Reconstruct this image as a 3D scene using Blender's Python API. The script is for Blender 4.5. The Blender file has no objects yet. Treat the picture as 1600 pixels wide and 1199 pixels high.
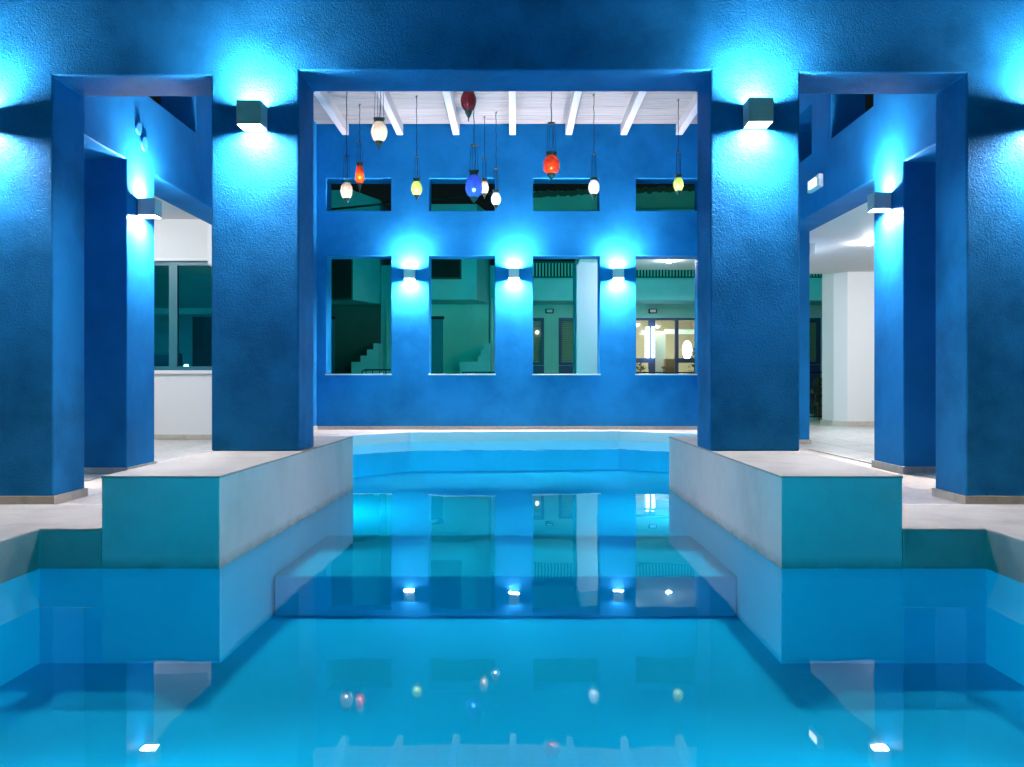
import bpy, bmesh, math, random
from mathutils import Vector, Matrix
random.seed(7)
PI = math.pi
S = bpy.context.scene
COL = S.collection

# ------------------------------------------------------------------ camera
H = 1.10                                     # eye height above the water (z = 0)
F = 1390.0                                   # focal length in photograph pixels
VX, VY = 805.0, 597.0
cam = bpy.data.cameras.new('camera')
cam.sensor_width = 36.0
cam.lens = 36.0 * F / 1600
cam.shift_x = (800 - VX) / 1600
cam.shift_y = (VY - 599.5) / 1600
cam.clip_end = 400
camo = bpy.data.objects.new('camera', cam)
camo.location = (0, 0, H)
camo.rotation_euler = (PI / 2, 0, 0)
COL.objects.link(camo)
S.camera = camo

# ------------------------------------------------------------------ night sky, exposure
w = bpy.data.worlds.new('World')
S.world = w
w.use_nodes = True
bg = w.node_tree.nodes['Background']
bg.inputs[0].default_value = (0.25, 0.55, 0.6, 1)
bg.inputs[1].default_value = 0.006
S.view_settings.view_transform = 'Standard'
S.view_settings.look = 'None'
S.view_settings.gamma = 1
S.view_settings.exposure = 1.0
S.view_settings.use_curve_mapping = False
S.render.engine = 'CYCLES'
cy = S.cycles
cy.use_denoising = True
cy.max_bounces = 8
cy.diffuse_bounces = 5
cy.glossy_bounces = 4
cy.transparent_max_bounces = 12
cy.caustics_reflective = False
cy.caustics_refractive = False
cy.sample_clamp_indirect = 6
cy.blur_glossy = 0.5

SCONCE = 430.0
SCONCE_COL = (1.0, 0.92, 0.98)

def X(px, Y): return (px - VX) * Y / F       # photograph measurements -> metres at a distance Y
def Z(py, Y): return H - (py - VY) * Y / F

# ------------------------------------------------------------------ materials
MATS = {}
def nt(name):
    m = bpy.data.materials.new(name); m.use_nodes = True
    MATS[name] = m
    return m, m.node_tree.nodes, m.node_tree.links
def pr(nodes): return nodes['Principled BSDF']

def mat(name, col, rough=0.6, metal=0.0, bump=None, var=None, spec=0.5, coat=0.0):
    """bump: list of (scale, distance, detail); var: (scale, other colour, lo, hi)"""
    m, n, l = nt(name)
    p = pr(n)
    p.inputs['Base Color'].default_value = (*col, 1)
    p.inputs['Roughness'].default_value = rough
    p.inputs['Metallic'].default_value = metal
    p.inputs['Specular IOR Level'].default_value = spec
    p.inputs['Coat Weight'].default_value = coat
    tc = n.new('ShaderNodeNewGeometry')
    if var:
        nz = n.new('ShaderNodeTexNoise'); nz.inputs['Scale'].default_value = var[0]
        nz.inputs['Detail'].default_value = 6; nz.inputs['Roughness'].default_value = 0.6
        l.new(tc.outputs['Position'], nz.inputs['Vector'])
        mr = n.new('ShaderNodeMapRange')
        mr.inputs[1].default_value = var[2]; mr.inputs[2].default_value = var[3]
        l.new(nz.outputs['Fac'], mr.inputs[0])
        mx = n.new('ShaderNodeMix'); mx.data_type = 'RGBA'
        mx.inputs[6].default_value = (*col, 1); mx.inputs[7].default_value = (*var[1], 1)
        l.new(mr.outputs[0], mx.inputs[0]); l.new(mx.outputs[2], p.inputs['Base Color'])
    prev = None
    for (sc, dist, det) in (bump or []):
        nz = n.new('ShaderNodeTexNoise'); nz.inputs['Scale'].default_value = sc
        nz.inputs['Detail'].default_value = det
        l.new(tc.outputs['Position'], nz.inputs['Vector'])
        b = n.new('ShaderNodeBump'); b.inputs['Strength'].default_value = 1.0
        b.inputs['Distance'].default_value = dist
        l.new(nz.outputs['Fac'], b.inputs['Height'])
        if prev: l.new(prev.outputs[0], b.inputs['Normal'])
        prev = b
    if prev: l.new(prev.outputs[0], p.inputs['Normal'])
    return m

def emit(name, col, strength):
    m, n, l = nt(name)
    n.remove(pr(n))
    e = n.new('ShaderNodeEmission'); e.inputs[0].default_value = (*col, 1); e.inputs[1].default_value = strength
    l.new(e.outputs[0], n['Material Output'].inputs[0])
    return m

BLUE = (0.013, 0.198, 0.48)
BLUE2 = (0.006, 0.122, 0.30)
mat('blue_rough', BLUE, 0.50, bump=[(62, 0.0052, 2), (130, 0.0046, 2), (3, 0.010, 3)], var=(1.7, BLUE2, 0.42, 0.66), spec=0.05)
mat('blue_smooth', BLUE, 0.5, bump=[(8, 0.004, 2), (60, 0.0012, 2)], var=(0.9, BLUE2, 0.38, 0.7), spec=0.05)
mat('plaster', (0.62, 0.66, 0.66), 0.7, bump=[(60, 0.003, 3), (9, 0.004, 2)], var=(2.2, (0.52, 0.55, 0.54), 0.45, 0.75))
mat('plaster_top', (0.385, 0.40, 0.365), 0.65, bump=[(70, 0.002, 3)], var=(3.0, (0.29, 0.285, 0.26), 0.4, 0.75))
mat('white_wall', (0.74, 0.74, 0.72), 0.7, bump=[(50, 0.002, 3)])
mat('green_lit_wall', (0.30, 0.62, 0.52), 0.75, bump=[(40, 0.003, 3)], var=(1.1, (0.25, 0.54, 0.46), 0.4, 0.7))  # white walls; green lamplight is put into the colour
mat('teal_lit_wall', (0.22, 0.60, 0.60), 0.75, bump=[(40, 0.003, 3)], var=(1.1, (0.18, 0.52, 0.53), 0.4, 0.7))  # also white walls, with teal lamplight in the colour
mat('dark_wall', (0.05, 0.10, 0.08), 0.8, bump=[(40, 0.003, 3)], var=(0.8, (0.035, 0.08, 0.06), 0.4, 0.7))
mat('plinth', (0.56, 0.51, 0.42), 0.5, bump=[(80, 0.001, 3)], var=(12, (0.44, 0.40, 0.33), 0.45, 0.7))
mat('metal', (0.92, 0.64, 0.58), 0.42, metal=0.0, bump=[(300, 0.0003, 2)])
mat('column_paint', (0.72, 0.62, 0.74), 0.6)
mat('metal_in', (0.7, 0.7, 0.7), 0.5)
mat('black_iron', (0.01, 0.011, 0.012), 0.5, metal=0.5)
mat('brass', (0.06, 0.07, 0.05), 0.4, metal=0.6)
mat('frame_blue', (0.02, 0.04, 0.12), 0.4)
mat('frame_teal', (0.02, 0.16, 0.20), 0.4)
mat('rafter_white', (0.40, 0.40, 0.41), 0.5, bump=[(120, 0.0006, 2)])
mat('white_paint', (0.78, 0.78, 0.76), 0.5, bump=[(120, 0.0006, 2)])
mat('dark_void', (0.006, 0.007, 0.006), 0.8)
mat('ground', (0.09, 0.11, 0.09), 0.9, bump=[(8, 0.01, 4)], var=(1.5, (0.06, 0.08, 0.06), 0.4, 0.7))
mat('leaf', (0.03, 0.06, 0.02), 0.6)
mat('curtain', (0.55, 0.48, 0.36), 0.9)
mat('wood', (0.38, 0.2, 0.09), 0.6)
mat('roof_tile', (0.10, 0.09, 0.06), 0.8, bump=[(30, 0.004, 2)])
mat('plastic', (0.75, 0.76, 0.76), 0.35)
mat('cover_blue', (0.02, 0.2, 0.5), 0.3)

def grime(name, zc, h):
    m = MATS[name]; n, l = m.node_tree.nodes, m.node_tree.links; p = pr(n)
    src = p.inputs['Base Color'].links[0].from_socket
    ge = n.new('ShaderNodeNewGeometry'); sp = n.new('ShaderNodeSeparateXYZ'); l.new(ge.outputs['Position'], sp.inputs[0])
    mp = n.new('ShaderNodeMapping'); mp.inputs['Scale'].default_value = (5, 5, 14); l.new(ge.outputs['Position'], mp.inputs['Vector'])
    nz = n.new('ShaderNodeTexNoise'); nz.inputs['Scale'].default_value = 1.5; nz.inputs['Detail'].default_value = 7; l.new(mp.outputs[0], nz.inputs['Vector'])
    a = n.new('ShaderNodeMapRange'); a.inputs[1].default_value = zc + h; a.inputs[2].default_value = zc; l.new(sp.outputs[2], a.inputs[0])
    b = n.new('ShaderNodeMath'); b.operation = 'MULTIPLY'; l.new(a.outputs[0], b.inputs[0]); l.new(nz.outputs['Fac'], b.inputs[1])
    mx = n.new('ShaderNodeMix'); mx.data_type = 'RGBA'; l.new(b.outputs[0], mx.inputs[0])
    l.new(src, mx.inputs[6]); mx.inputs[7].default_value = (0.16, 0.19, 0.15, 1)
    l.new(mx.outputs[2], p.inputs['Base Color'])
grime('plaster', 0.0, 0.07)

def wood_white():
    m, n, l = nt('white_wood'); p = pr(n)
    p.inputs['Roughness'].default_value = 0.6
    tc = n.new('ShaderNodeNewGeometry')
    mp = n.new('ShaderNodeMapping'); mp.inputs['Scale'].default_value = (0.8, 14, 14)
    l.new(tc.outputs['Position'], mp.inputs['Vector'])
    nz = n.new('ShaderNodeTexNoise'); nz.inputs['Scale'].default_value = 1.6; nz.inputs['Detail'].default_value = 5
    l.new(mp.outputs[0], nz.inputs['Vector'])
    oi = n.new('ShaderNodeObjectInfo')
    cr = n.new('ShaderNodeValToRGB')
    cr.color_ramp.elements[0].position = 0.32; cr.color_ramp.elements[0].color = (0.17, 0.165, 0.165, 1)
    cr.color_ramp.elements[1].position = 0.62; cr.color_ramp.elements[1].color = (0.25, 0.245, 0.25, 1)
    l.new(nz.outputs['Fac'], cr.inputs[0])
    mr = n.new('ShaderNodeMapRange'); mr.inputs[3].default_value = 0.86; mr.inputs[4].default_value = 1.0
    l.new(oi.outputs['Random'], mr.inputs[0])
    mm = n.new('ShaderNodeVectorMath'); mm.operation = 'SCALE'
    l.new(cr.outputs[0], mm.inputs[0]); l.new(mr.outputs[0], mm.inputs['Scale'])
    l.new(mm.outputs[0], p.inputs['Base Color'])
    b = n.new('ShaderNodeBump'); b.inputs['Distance'].default_value = 0.002
    l.new(nz.outputs['Fac'], b.inputs['Height']); l.new(b.outputs[0], p.inputs['Normal'])
wood_white()

def marble():
    m, n, l = nt('marble'); p = pr(n)
    p.inputs['Roughness'].default_value = 0.28
    tc = n.new('ShaderNodeNewGeometry')
    oi = n.new('ShaderNodeObjectInfo')
    ad = n.new('ShaderNodeVectorMath'); ad.operation = 'ADD'
    sc = n.new('ShaderNodeVectorMath'); sc.operation = 'SCALE'; sc.inputs['Scale'].default_value = 9
    cx = n.new('ShaderNodeCombineXYZ'); l.new(oi.outputs['Random'], cx.inputs[2]); l.new(cx.outputs[0], sc.inputs[0])
    l.new(tc.outputs['Position'], ad.inputs[0]); l.new(sc.outputs[0], ad.inputs[1])
    mp = n.new('ShaderNodeMapping'); mp.inputs['Scale'].default_value = (2.2, 0.7, 1); mp.inputs['Rotation'].default_value = (0, 0, 0.5)
    l.new(ad.outputs[0], mp.inputs['Vector'])
    nz = n.new('ShaderNodeTexNoise'); nz.inputs['Scale'].default_value = 1.7; nz.inputs['Detail'].default_value = 8
    nz.inputs['Distortion'].default_value = 1.2
    l.new(mp.outputs[0], nz.inputs['Vector'])
    cr = n.new('ShaderNodeValToRGB'); e = cr.color_ramp.elements
    e[0].position = 0.30; e[0].color = (0.60, 0.58, 0.54, 1)
    e[1].position = 0.72; e[1].color = (0.62, 0.61, 0.58, 1)
    k = e.new(0.50); k.color = (0.44, 0.42, 0.38, 1)
    k = e.new(0.47); k.color = (0.60, 0.58, 0.54, 1)
    k = e.new(0.54); k.color = (0.60, 0.59, 0.55, 1)
    l.new(nz.outputs['Fac'], cr.inputs[0]); l.new(cr.outputs[0], p.inputs['Base Color'])
marble()

mat('pool_paint', (0.01, 0.60, 0.86), 0.6, var=(1.2, (0.01, 0.57, 0.83), 0.35, 0.7))
mat('beam_paint', (0.01, 0.50, 0.76), 0.6)

def water():
    m, n, l = nt('water'); n.remove(pr(n))
    tc = n.new('ShaderNodeNewGeometry')
    nz = n.new('ShaderNodeTexNoise'); nz.inputs['Scale'].default_value = 1.1; nz.inputs['Detail'].default_value = 2.5
    l.new(tc.outputs['Position'], nz.inputs['Vector'])
    b = n.new('ShaderNodeBump'); b.inputs['Distance'].default_value = 0.0024; b.inputs['Strength'].default_value = 1
    l.new(nz.outputs['Fac'], b.inputs['Height'])
    fr = n.new('ShaderNodeFresnel'); fr.inputs['IOR'].default_value = 1.27
    gl = n.new('ShaderNodeBsdfGlossy'); gl.inputs['Roughness'].default_value = 0.012; gl.inputs['Color'].default_value = (0.86, 0.96, 1.0, 1)
    tr = n.new('ShaderNodeBsdfTransparent'); tr.inputs['Color'].default_value = (0.30, 0.94, 0.98, 1)
    mx = n.new('ShaderNodeMixShader')
    l.new(b.outputs[0], gl.inputs['Normal']); l.new(b.outputs[0], fr.inputs['Normal'])
    l.new(fr.outputs[0], mx.inputs[0]); l.new(tr.outputs[0], mx.inputs[1]); l.new(gl.outputs[0], mx.inputs[2])
    l.new(mx.outputs[0], n['Material Output'].inputs[0])
water()

def glass(name, tint, gloss=0.08, rough=0.03):
    m, n, l = nt(name); n.remove(pr(n))
    fr = n.new('ShaderNodeFresnel'); fr.inputs['IOR'].default_value = 1.5
    gl = n.new('ShaderNodeBsdfGlossy'); gl.inputs['Roughness'].default_value = rough
    tr = n.new('ShaderNodeBsdfTransparent'); tr.inputs['Color'].default_value = (*tint, 1)
    mx = n.new('ShaderNodeMixShader')
    l.new(fr.outputs[0], mx.inputs[0]); l.new(tr.outputs[0], mx.inputs[1]); l.new(gl.outputs[0], mx.inputs[2])
    l.new(mx.outputs[0], n['Material Output'].inputs[0])
glass('window_glass', (0.3, 0.78, 0.85))
glass('clear_glass', (0.85, 0.95, 0.92))

def lantern_glass(name, tint, body, t=0.45):
    """tinted blown glass: partly see-through, partly scattering the bulb's light"""
    m, n, l = nt(name); n.remove(pr(n))
    tr = n.new('ShaderNodeBsdfTransparent'); tr.inputs['Color'].default_value = (*tint, 1)
    tl = n.new('ShaderNodeBsdfTranslucent'); tl.inputs['Color'].default_value = (*body, 1)
    gl = n.new('ShaderNodeBsdfGlossy'); gl.inputs['Roughness'].default_value = 0.12
    fr = n.new('ShaderNodeFresnel'); fr.inputs['IOR'].default_value = 1.45
    a = n.new('ShaderNodeMixShader'); a.inputs[0].default_value = t
    l.new(tr.outputs[0], a.inputs[1]); l.new(tl.outputs[0], a.inputs[2])
    c = n.new('ShaderNodeMixShader'); l.new(fr.outputs[0], c.inputs[0])
    l.new(a.outputs[0], c.inputs[1]); l.new(gl.outputs[0], c.inputs[2])
    g = n.new('ShaderNodeNewGeometry')
    v = n.new('ShaderNodeTexVoronoi'); v.inputs['Scale'].default_value = 55
    l.new(g.outputs['Position'], v.inputs['Vector'])
    b = n.new('ShaderNodeBump'); b.inputs['Distance'].default_value = 0.004
    l.new(v.outputs['Distance'], b.inputs['Height'])
    l.new(b.outputs[0], gl.inputs['Normal']); l.new(b.outputs[0], tl.inputs['Normal'])
    l.new(c.outputs[0], n['Material Output'].inputs[0])
lantern_glass('glass_white', (0.9, 0.88, 0.85), (0.95, 0.93, 0.92), 0.7)
lantern_glass('glass_pink', (0.9, 0.75, 0.72), (0.95, 0.82, 0.8), 0.7)
lantern_glass('glass_ice', (0.75, 0.85, 0.98), (0.82, 0.9, 1.0), 0.7)
lantern_glass('glass_green', (0.6, 0.85, 0.2), (0.65, 0.9, 0.25), 0.7)
lantern_glass('glass_red', (0.9, 0.06, 0.02), (0.95, 0.10, 0.04), 0.65)
lantern_glass('glass_orange', (0.95, 0.10, 0.02), (1.0, 0.14, 0.03), 0.65)
lantern_glass('glass_blue', (0.04, 0.12, 0.75), (0.04, 0.14, 0.8), 0.55)
mat('glass_dark_red', (0.42, 0.012, 0.010), 0.15, spec=0.6)

emit('sconce_glow', SCONCE_COL, SCONCE)
emit('sconce_glow_court', (1.0, 0.92, 0.99), 860)
emit('sconce_glow_side', (1.0, 0.92, 0.99), 980)
emit('bulb_warm', (1.0, 0.80, 0.55), 32)
emit('bulb_white', (1.0, 0.96, 0.92), 30)
emit('bulb_cool', (0.85, 0.93, 1.0), 40)
emit('downlight', (0.95, 0.97, 1.0), 1500)
emit('downlight_cool', (0.80, 0.90, 1.0), 700)
emit('fill_globe', (0.10, 0.95, 0.80), 12)  # globes added behind the viewer as fill
emit('fill_bulkhead_soft', (0.0, 1.0, 0.95), 80)  # added lamps on the portico edge
emit('fill_bulkhead_green', (0.0, 1.0, 0.92), 240)  # added lamps behind the rear wall
emit('pool_fill_lens', (0.01, 0.81, 1.0), 2350)  # added underwater lamps, front pool
emit('pool_fill_lens_rear', (0.01, 0.80, 1.0), 1900)  # added underwater lamps, rear pool
emit('tube', (0.55, 0.85, 1.0), 9)
emit('room_fill_green', (0.0, 1.0, 0.9), 5)  # added lamp in the room at the left
emit('room_warm', (1.0, 0.90, 0.74), 21)
emit('table_bulb', (1.0, 0.9, 0.7), 12)
emit('exit_glow', (1.0, 0.98, 0.9), 3.0)

# ------------------------------------------------------------------ mesh helpers
def bx(bm, x0, x1, y0, y1, z0, z1):
    vs = [bm.verts.new((x, y, z)) for z in (z0, z1) for (x, y) in ((x0, y0), (x1, y0), (x1, y1), (x0, y1))]
    for f in ((3, 2, 1, 0), (4, 5, 6, 7), (0, 1, 5, 4), (1, 2, 6, 5), (2, 3, 7, 6), (3, 0, 4, 7)):
        bm.faces.new([vs[i] for i in f])
def box(*a):
    bm = bmesh.new(); bx(bm, *a); return bm
def prism(bm, poly, z0, z1):
    a = [bm.verts.new((x, y, z0)) for x, y in poly]; b = [bm.verts.new((x, y, z1)) for x, y in poly]
    n = len(poly)
    bm.faces.new(b); bm.faces.new(a[::-1])
    for i in range(n):
        bm.faces.new((a[i], a[(i + 1) % n], b[(i + 1) % n], b[i]))
def prism_xz(bm, poly, y0, y1):
    a = [bm.verts.new((x, y0, z)) for x, z in poly]; b = [bm.verts.new((x, y1, z)) for x, z in poly]
    n = len(poly)
    bm.faces.new(a); bm.faces.new(b[::-1])
    for i in range(n):
        bm.faces.new((a[(i + 1) % n], a[i], b[i], b[(i + 1) % n]))
def tube(bm, pts, r, seg=6):
    rings = []
    for i, p in enumerate(pts):
        p = Vector(p)
        d = Vector(pts[min(i + 1, len(pts) - 1)]) - Vector(pts[max(i - 1, 0)])
        d.normalize()
        u = d.orthogonal().normalized(); v = d.cross(u)
        if rings and (u.dot(pu) < 0.3): u = (pu - d * pu.dot(d)).normalized(); v = d.cross(u)
        pu = u
        rr = r[i] if isinstance(r, (list, tuple)) else r
        rings.append([bm.verts.new(p + (u * math.cos(2 * PI * k / seg) + v * math.sin(2 * PI * k / seg)) * rr) for k in range(seg)])
    for a, b in zip(rings, rings[1:]):
        for k in range(seg):
            bm.faces.new((a[k], a[(k + 1) % seg], b[(k + 1) % seg], b[k]))
    bm.faces.new(rings[0][::-1]); bm.faces.new(rings[-1])
def lathe(bm, prof, seg=20, c=(0, 0, 0), caps=True, flute=0.0, nf=12):
    rings = []
    for r, z in prof:
        q = [r * (1 + flute * math.cos(nf * 2 * PI * k / seg)) for k in range(seg)]
        rings.append([bm.verts.new((c[0] + q[k] * math.cos(2 * PI * k / seg), c[1] + q[k] * math.sin(2 * PI * k / seg), c[2] + z)) for k in range(seg)])
    for a, b in zip(rings, rings[1:]):
        for k in range(seg):
            bm.faces.new((a[k], a[(k + 1) % seg], b[(k + 1) % seg], b[k]))
    if caps:
        bm.faces.new(rings[0][::-1]); bm.faces.new(rings[-1])

def obj(name, bm, m, parent=None, bevel=0.0, smooth=False, seg=2):
    bmesh.ops.recalc_face_normals(bm, faces=bm.faces)
    xs = [v.co for v in bm.verts]
    c = Vector(((min(v.x for v in xs) + max(v.x for v in xs)) / 2, (min(v.y for v in xs) + max(v.y for v in xs)) / 2, min(v.z for v in xs)))
    for v in bm.verts: v.co -= c
    me = bpy.data.meshes.new(name)
    if smooth:
        for f in bm.faces: f.smooth = True
    bm.to_mesh(me); bm.free()
    me.materials.append(MATS[m])
    o = bpy.data.objects.new(name, me); COL.objects.link(o)
    base = Vector((0, 0, 0))
    if parent:
        o.parent = parent
        p = parent
        while p: base += p.location; p = p.parent
    o.location = c - base
    if bevel:
        b = o.modifiers.new('bevel', 'BEVEL'); b.width = bevel; b.segments = seg; b.limit_method = 'ANGLE'; b.angle_limit = 0.6
        b.harden_normals = False
    return o
def tag(o, label=None, cat=None, group=None, kind=None):
    if label: o['label'] = label
    if cat: o['category'] = cat
    if group: o['group'] = group
    if kind: o['kind'] = kind
    return o
def thing(name, loc, label, cat, group=None):
    o = bpy.data.objects.new(name, None); COL.objects.link(o); o.location = loc
    o.empty_display_size = 0.2
    return tag(o, label, cat, group)
def struct(o): return tag(o, kind='structure')
def copy_tree(o, parent=None):
    c = o.copy(); COL.objects.link(c)
    if parent: c.parent = parent
    for ch in list(o.children): copy_tree(ch, c)
    return c

def wall_mesh(axis, t0, t1, us, zs, holes):
    """clean wall with openings. axis 'y': u = x, thickness t0..t1 in y; axis 'x': u = y."""
    us = sorted(set(us + [h[0] for h in holes] + [h[1] for h in holes]))
    zs = sorted(set(zs + [h[2] for h in holes] + [h[3] for h in holes]))
    nu, nz = len(us) - 1, len(zs) - 1
    def solid(i, j):
        if i < 0 or j < 0 or i >= nu or j >= nz: return False
        u, z = (us[i] + us[i + 1]) / 2, (zs[j] + zs[j + 1]) / 2
        return not any(a < u < b and c < z < d for a, b, c, d in holes)
    bm = bmesh.new(); V = {}
    def v(i, j, k):
        if (i, j, k) not in V:
            t = (t0, t1)[k]
            V[i, j, k] = bm.verts.new((us[i], t, zs[j]) if axis == 'y' else (t, us[i], zs[j]))
        return V[i, j, k]
    for i in range(nu):
        for j in range(nz):
            if not solid(i, j): continue
            bm.faces.new((v(i, j, 0), v(i + 1, j, 0), v(i + 1, j + 1, 0), v(i, j + 1, 0)))
            bm.faces.new((v(i, j + 1, 1), v(i + 1, j + 1, 1), v(i + 1, j, 1), v(i, j, 1)))
            if not solid(i - 1, j): bm.faces.new((v(i, j, 0), v(i, j + 1, 0), v(i, j + 1, 1), v(i, j, 1)))
            if not solid(i + 1, j): bm.faces.new((v(i + 1, j, 1), v(i + 1, j + 1, 1), v(i + 1, j + 1, 0), v(i + 1, j, 0)))
            if not solid(i, j - 1): bm.faces.new((v(i, j, 1), v(i + 1, j, 1), v(i + 1, j, 0), v(i, j, 0)))
            if not solid(i, j + 1): bm.faces.new((v(i, j + 1, 0), v(i + 1, j + 1, 0), v(i + 1, j + 1, 1), v(i, j + 1, 1)))
    bmesh.ops.recalc_face_normals(bm, faces=bm.faces)
    bmesh.ops.dissolve_limit(bm, angle_limit=0.01, verts=bm.verts, edges=bm.edges)
    return bm

# ------------------------------------------------------------------ dimensions
FL = 0.10                  # marble floor
LEDGE = 0.234              # kerb round the front pool
BLK = 0.545                # raised blocks
YB0, YB1 = 5.25, 9.1       # blocks front / back
YW0, YW1 = 7.14, 7.67      # arcade wall
YK = 18.6                  # rear wall
LX0, LX1 = -2.44, -1.735   # left block / pier
RX0, RX1 = 1.572, 2.285
SWL, SWR = -4.15, 4.20     # inner faces of the side walls
WT = 0.47

# ------------------------------------------------------------------ ground, pool, water
g = bmesh.new()
for a in ((-60, -9.3, -40, 90), (9.3, 60, -40, 90), (-9.3, 9.3, 24, 90), (-9.3, 9.3, -40, -9)):
    bx(g, a[0], a[1], a[2], a[3], -1.2, 0.06)
struct(obj('ground', g, 'ground'))

g = bmesh.new()
prism(g, [(-9.3, 6.3), (LX0, 6.3), (LX0, YB1), (-3.3, YB1), (-3.3, 14.9), (-1.96, 16.5), (0, 16.7), (0, 24), (-9.3, 24)], -0.62, FL)
prism(g, [(9.3, 24), (0, 24), (0, 16.7), (1.96, 16.9), (3.3, 15.9), (3.3, YB1), (RX1, YB1), (RX1, 6.3), (9.3, 6.3)], -0.62, FL)
floor = struct(obj('floor', g, 'plinth'))

tb = {}
def tile(x0, x1, y0, y1):
    k = (round(x1 - x0, 3), round(y1 - y0, 3))
    if k not in tb:
        bm = box(x0, x1, y0, y1, FL + 0.001, FL + 0.016)
        o = obj('tile', bm, 'marble', floor, bevel=0.002, seg=1)
        tb[k] = o
    else:
        o = tb[k].copy(); COL.objects.link(o)
        o.location = Vector(((x0 + x1) / 2, (y0 + y1) / 2, FL + 0.001)) - floor.location
    return o
gp = 0.008
for side in (-1, 1):
    for i in range(9):
        a, b = 2.46 + i * 0.62, 2.46 + (i + 1) * 0.62 - gp
        y = 6.33 - (0.31 if i % 2 else 0)
        while y < (15.1 if side < 0 else 19.9):
            y0, y1 = max(y, 6.33), y + 0.93 - gp
            if side < 0: y1 = min(y1, 15.15)
            aa = a
            if y1 > YB1 and a < 3.9: 
                y += 0.93; continue
            tile(*( (aa, b) if side > 0 else (-b, -aa)), y0, y1)
            y += 0.93

def inset(poly, d):
    out = []; n = len(poly)
    for i in range(n):
        p0, p1, p2 = Vector(poly[i - 1]), Vector(poly[i]), Vector(poly[(i + 1) % n])
        a = (p1 - p0).normalized(); b = (p2 - p1).normalized()
        na, nb = Vector((a.y, -a.x)), Vector((b.y, -b.x))       # right-hand side = inside for clockwise
        m = (na + nb).normalized(); k = d / max(0.3, m.dot(na))
        out.append(tuple(p1 + m * k))
    return out
outline = [(-2.81, -3), (-2.81, YB0), (LX1 - 0.01, YB0), (-1.66, YB1), (-3.3, YB1), (-3.3, 14.9), (-1.96, 16.5), (0, 16.7), (1.96, 16.9), (3.3, 15.9),
           (3.3, YB1), (1.575, YB1), (1.572, YB0), (2.78, YB0), (2.78, -3)]
lin = inset(outline, 0.004)
g = bmesh.new()
PD = -0.56
lo = [g.verts.new((x, y, PD)) for x, y in lin]; hi = [g.verts.new((x, y, -0.001)) for x, y in lin]
for i in range(len(lin)):
    j = (i + 1) % len(lin)
    g.faces.new((lo[i], lo[j], hi[j], hi[i]))
g.faces.new(lo)
me = obj('pool_basin', g, 'pool_paint'); struct(me)
me.data.flip_normals()
# sunken threshold beam under the arcade
g = box(-1.70, 1.565, 6.28, 7.94, PD + 0.002, -0.27)
struct(obj('sunken_step', g, 'beam_paint', bevel=0.012))

g = bmesh.new()
vs = [g.verts.new(p) for p in ((-3.35, -3.05, 0), (3.35, -3.05, 0), (3.35, 17.0, 0), (-3.35, 17.0, 0))]
g.faces.new(vs)
wo = struct(obj('water', g, 'water'))

# kerb (ledge) round the front pool
for s, name, xi, xb in ((-1, 'pool_kerb', -2.81, LX0), (1, 'pool_kerb', 2.78, RX1)):
    g = bmesh.new()
    p = [(xi, -9), (xi, YB0), (xb, YB0), (xb, 6.3), (s * 9.3, 6.3), (s * 9.3, -9)]
    prism(g, p, -0.62, LEDGE)
    struct(obj(name, g, 'plaster_top', bevel=0.012))
g = bmesh.new()
bx(g, -2.81, 2.78, -9.0, -3.0, -0.62, LEDGE)
struct(obj('pool_kerb', g, 'plaster_top', bevel=0.012))

# rear coping
cop = [(-3.3, 14.9), (-1.96, 16.5), (0, 16.7), (1.96, 16.9), (3.3, 15.9)]
g = bmesh.new()
out = [(-3.3, 15.35), (-2.1, 16.78), (0, 17.0), (2.06, 17.2), (3.3, 16.28)]
cop = [(-3.3, 14.85), (-1.945, 16.465), (0, 16.665), (1.945, 16.86), (3.3, 15.86)]
prism(g, cop + out[::-1], -0.03, 0.172)
struct(obj('pool_coping', g, 'white_wall', bevel=0.01))

# raised blocks
for nm, poly, lab in (('pool_block', [(LX0, YB0), (LX1 - 0.01, YB0), (-1.66, YB1), (LX0, YB1)], 'raised white plaster block in the pool carrying the left middle pillar'),
                 ('pool_block', [(1.572, YB0), (RX1, YB0), (RX1, YB1), (1.575, YB1)], 'raised white plaster block in the pool carrying the right middle pillar')):
    c = (sum(p[0] for p in poly) / 4, sum(p[1] for p in poly) / 4)
    t = thing(nm, (c[0], c[1], -0.62), lab, 'pool platform', 'raised blocks beside the pool channel')
    g = bmesh.new(); prism(g, poly, -0.62, BLK - 0.014)
    obj('side', g, 'plaster', t, bevel=0.004)
    g = bmesh.new(); prism(g, [(x + (0.004 if x > c[0] else -0.004), y + (0.004 if y > c[1] else -0.004)) for x, y in poly], BLK - 0.014, BLK)
    obj('top', g, 'plaster_top', t, bevel=0.004)

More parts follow.
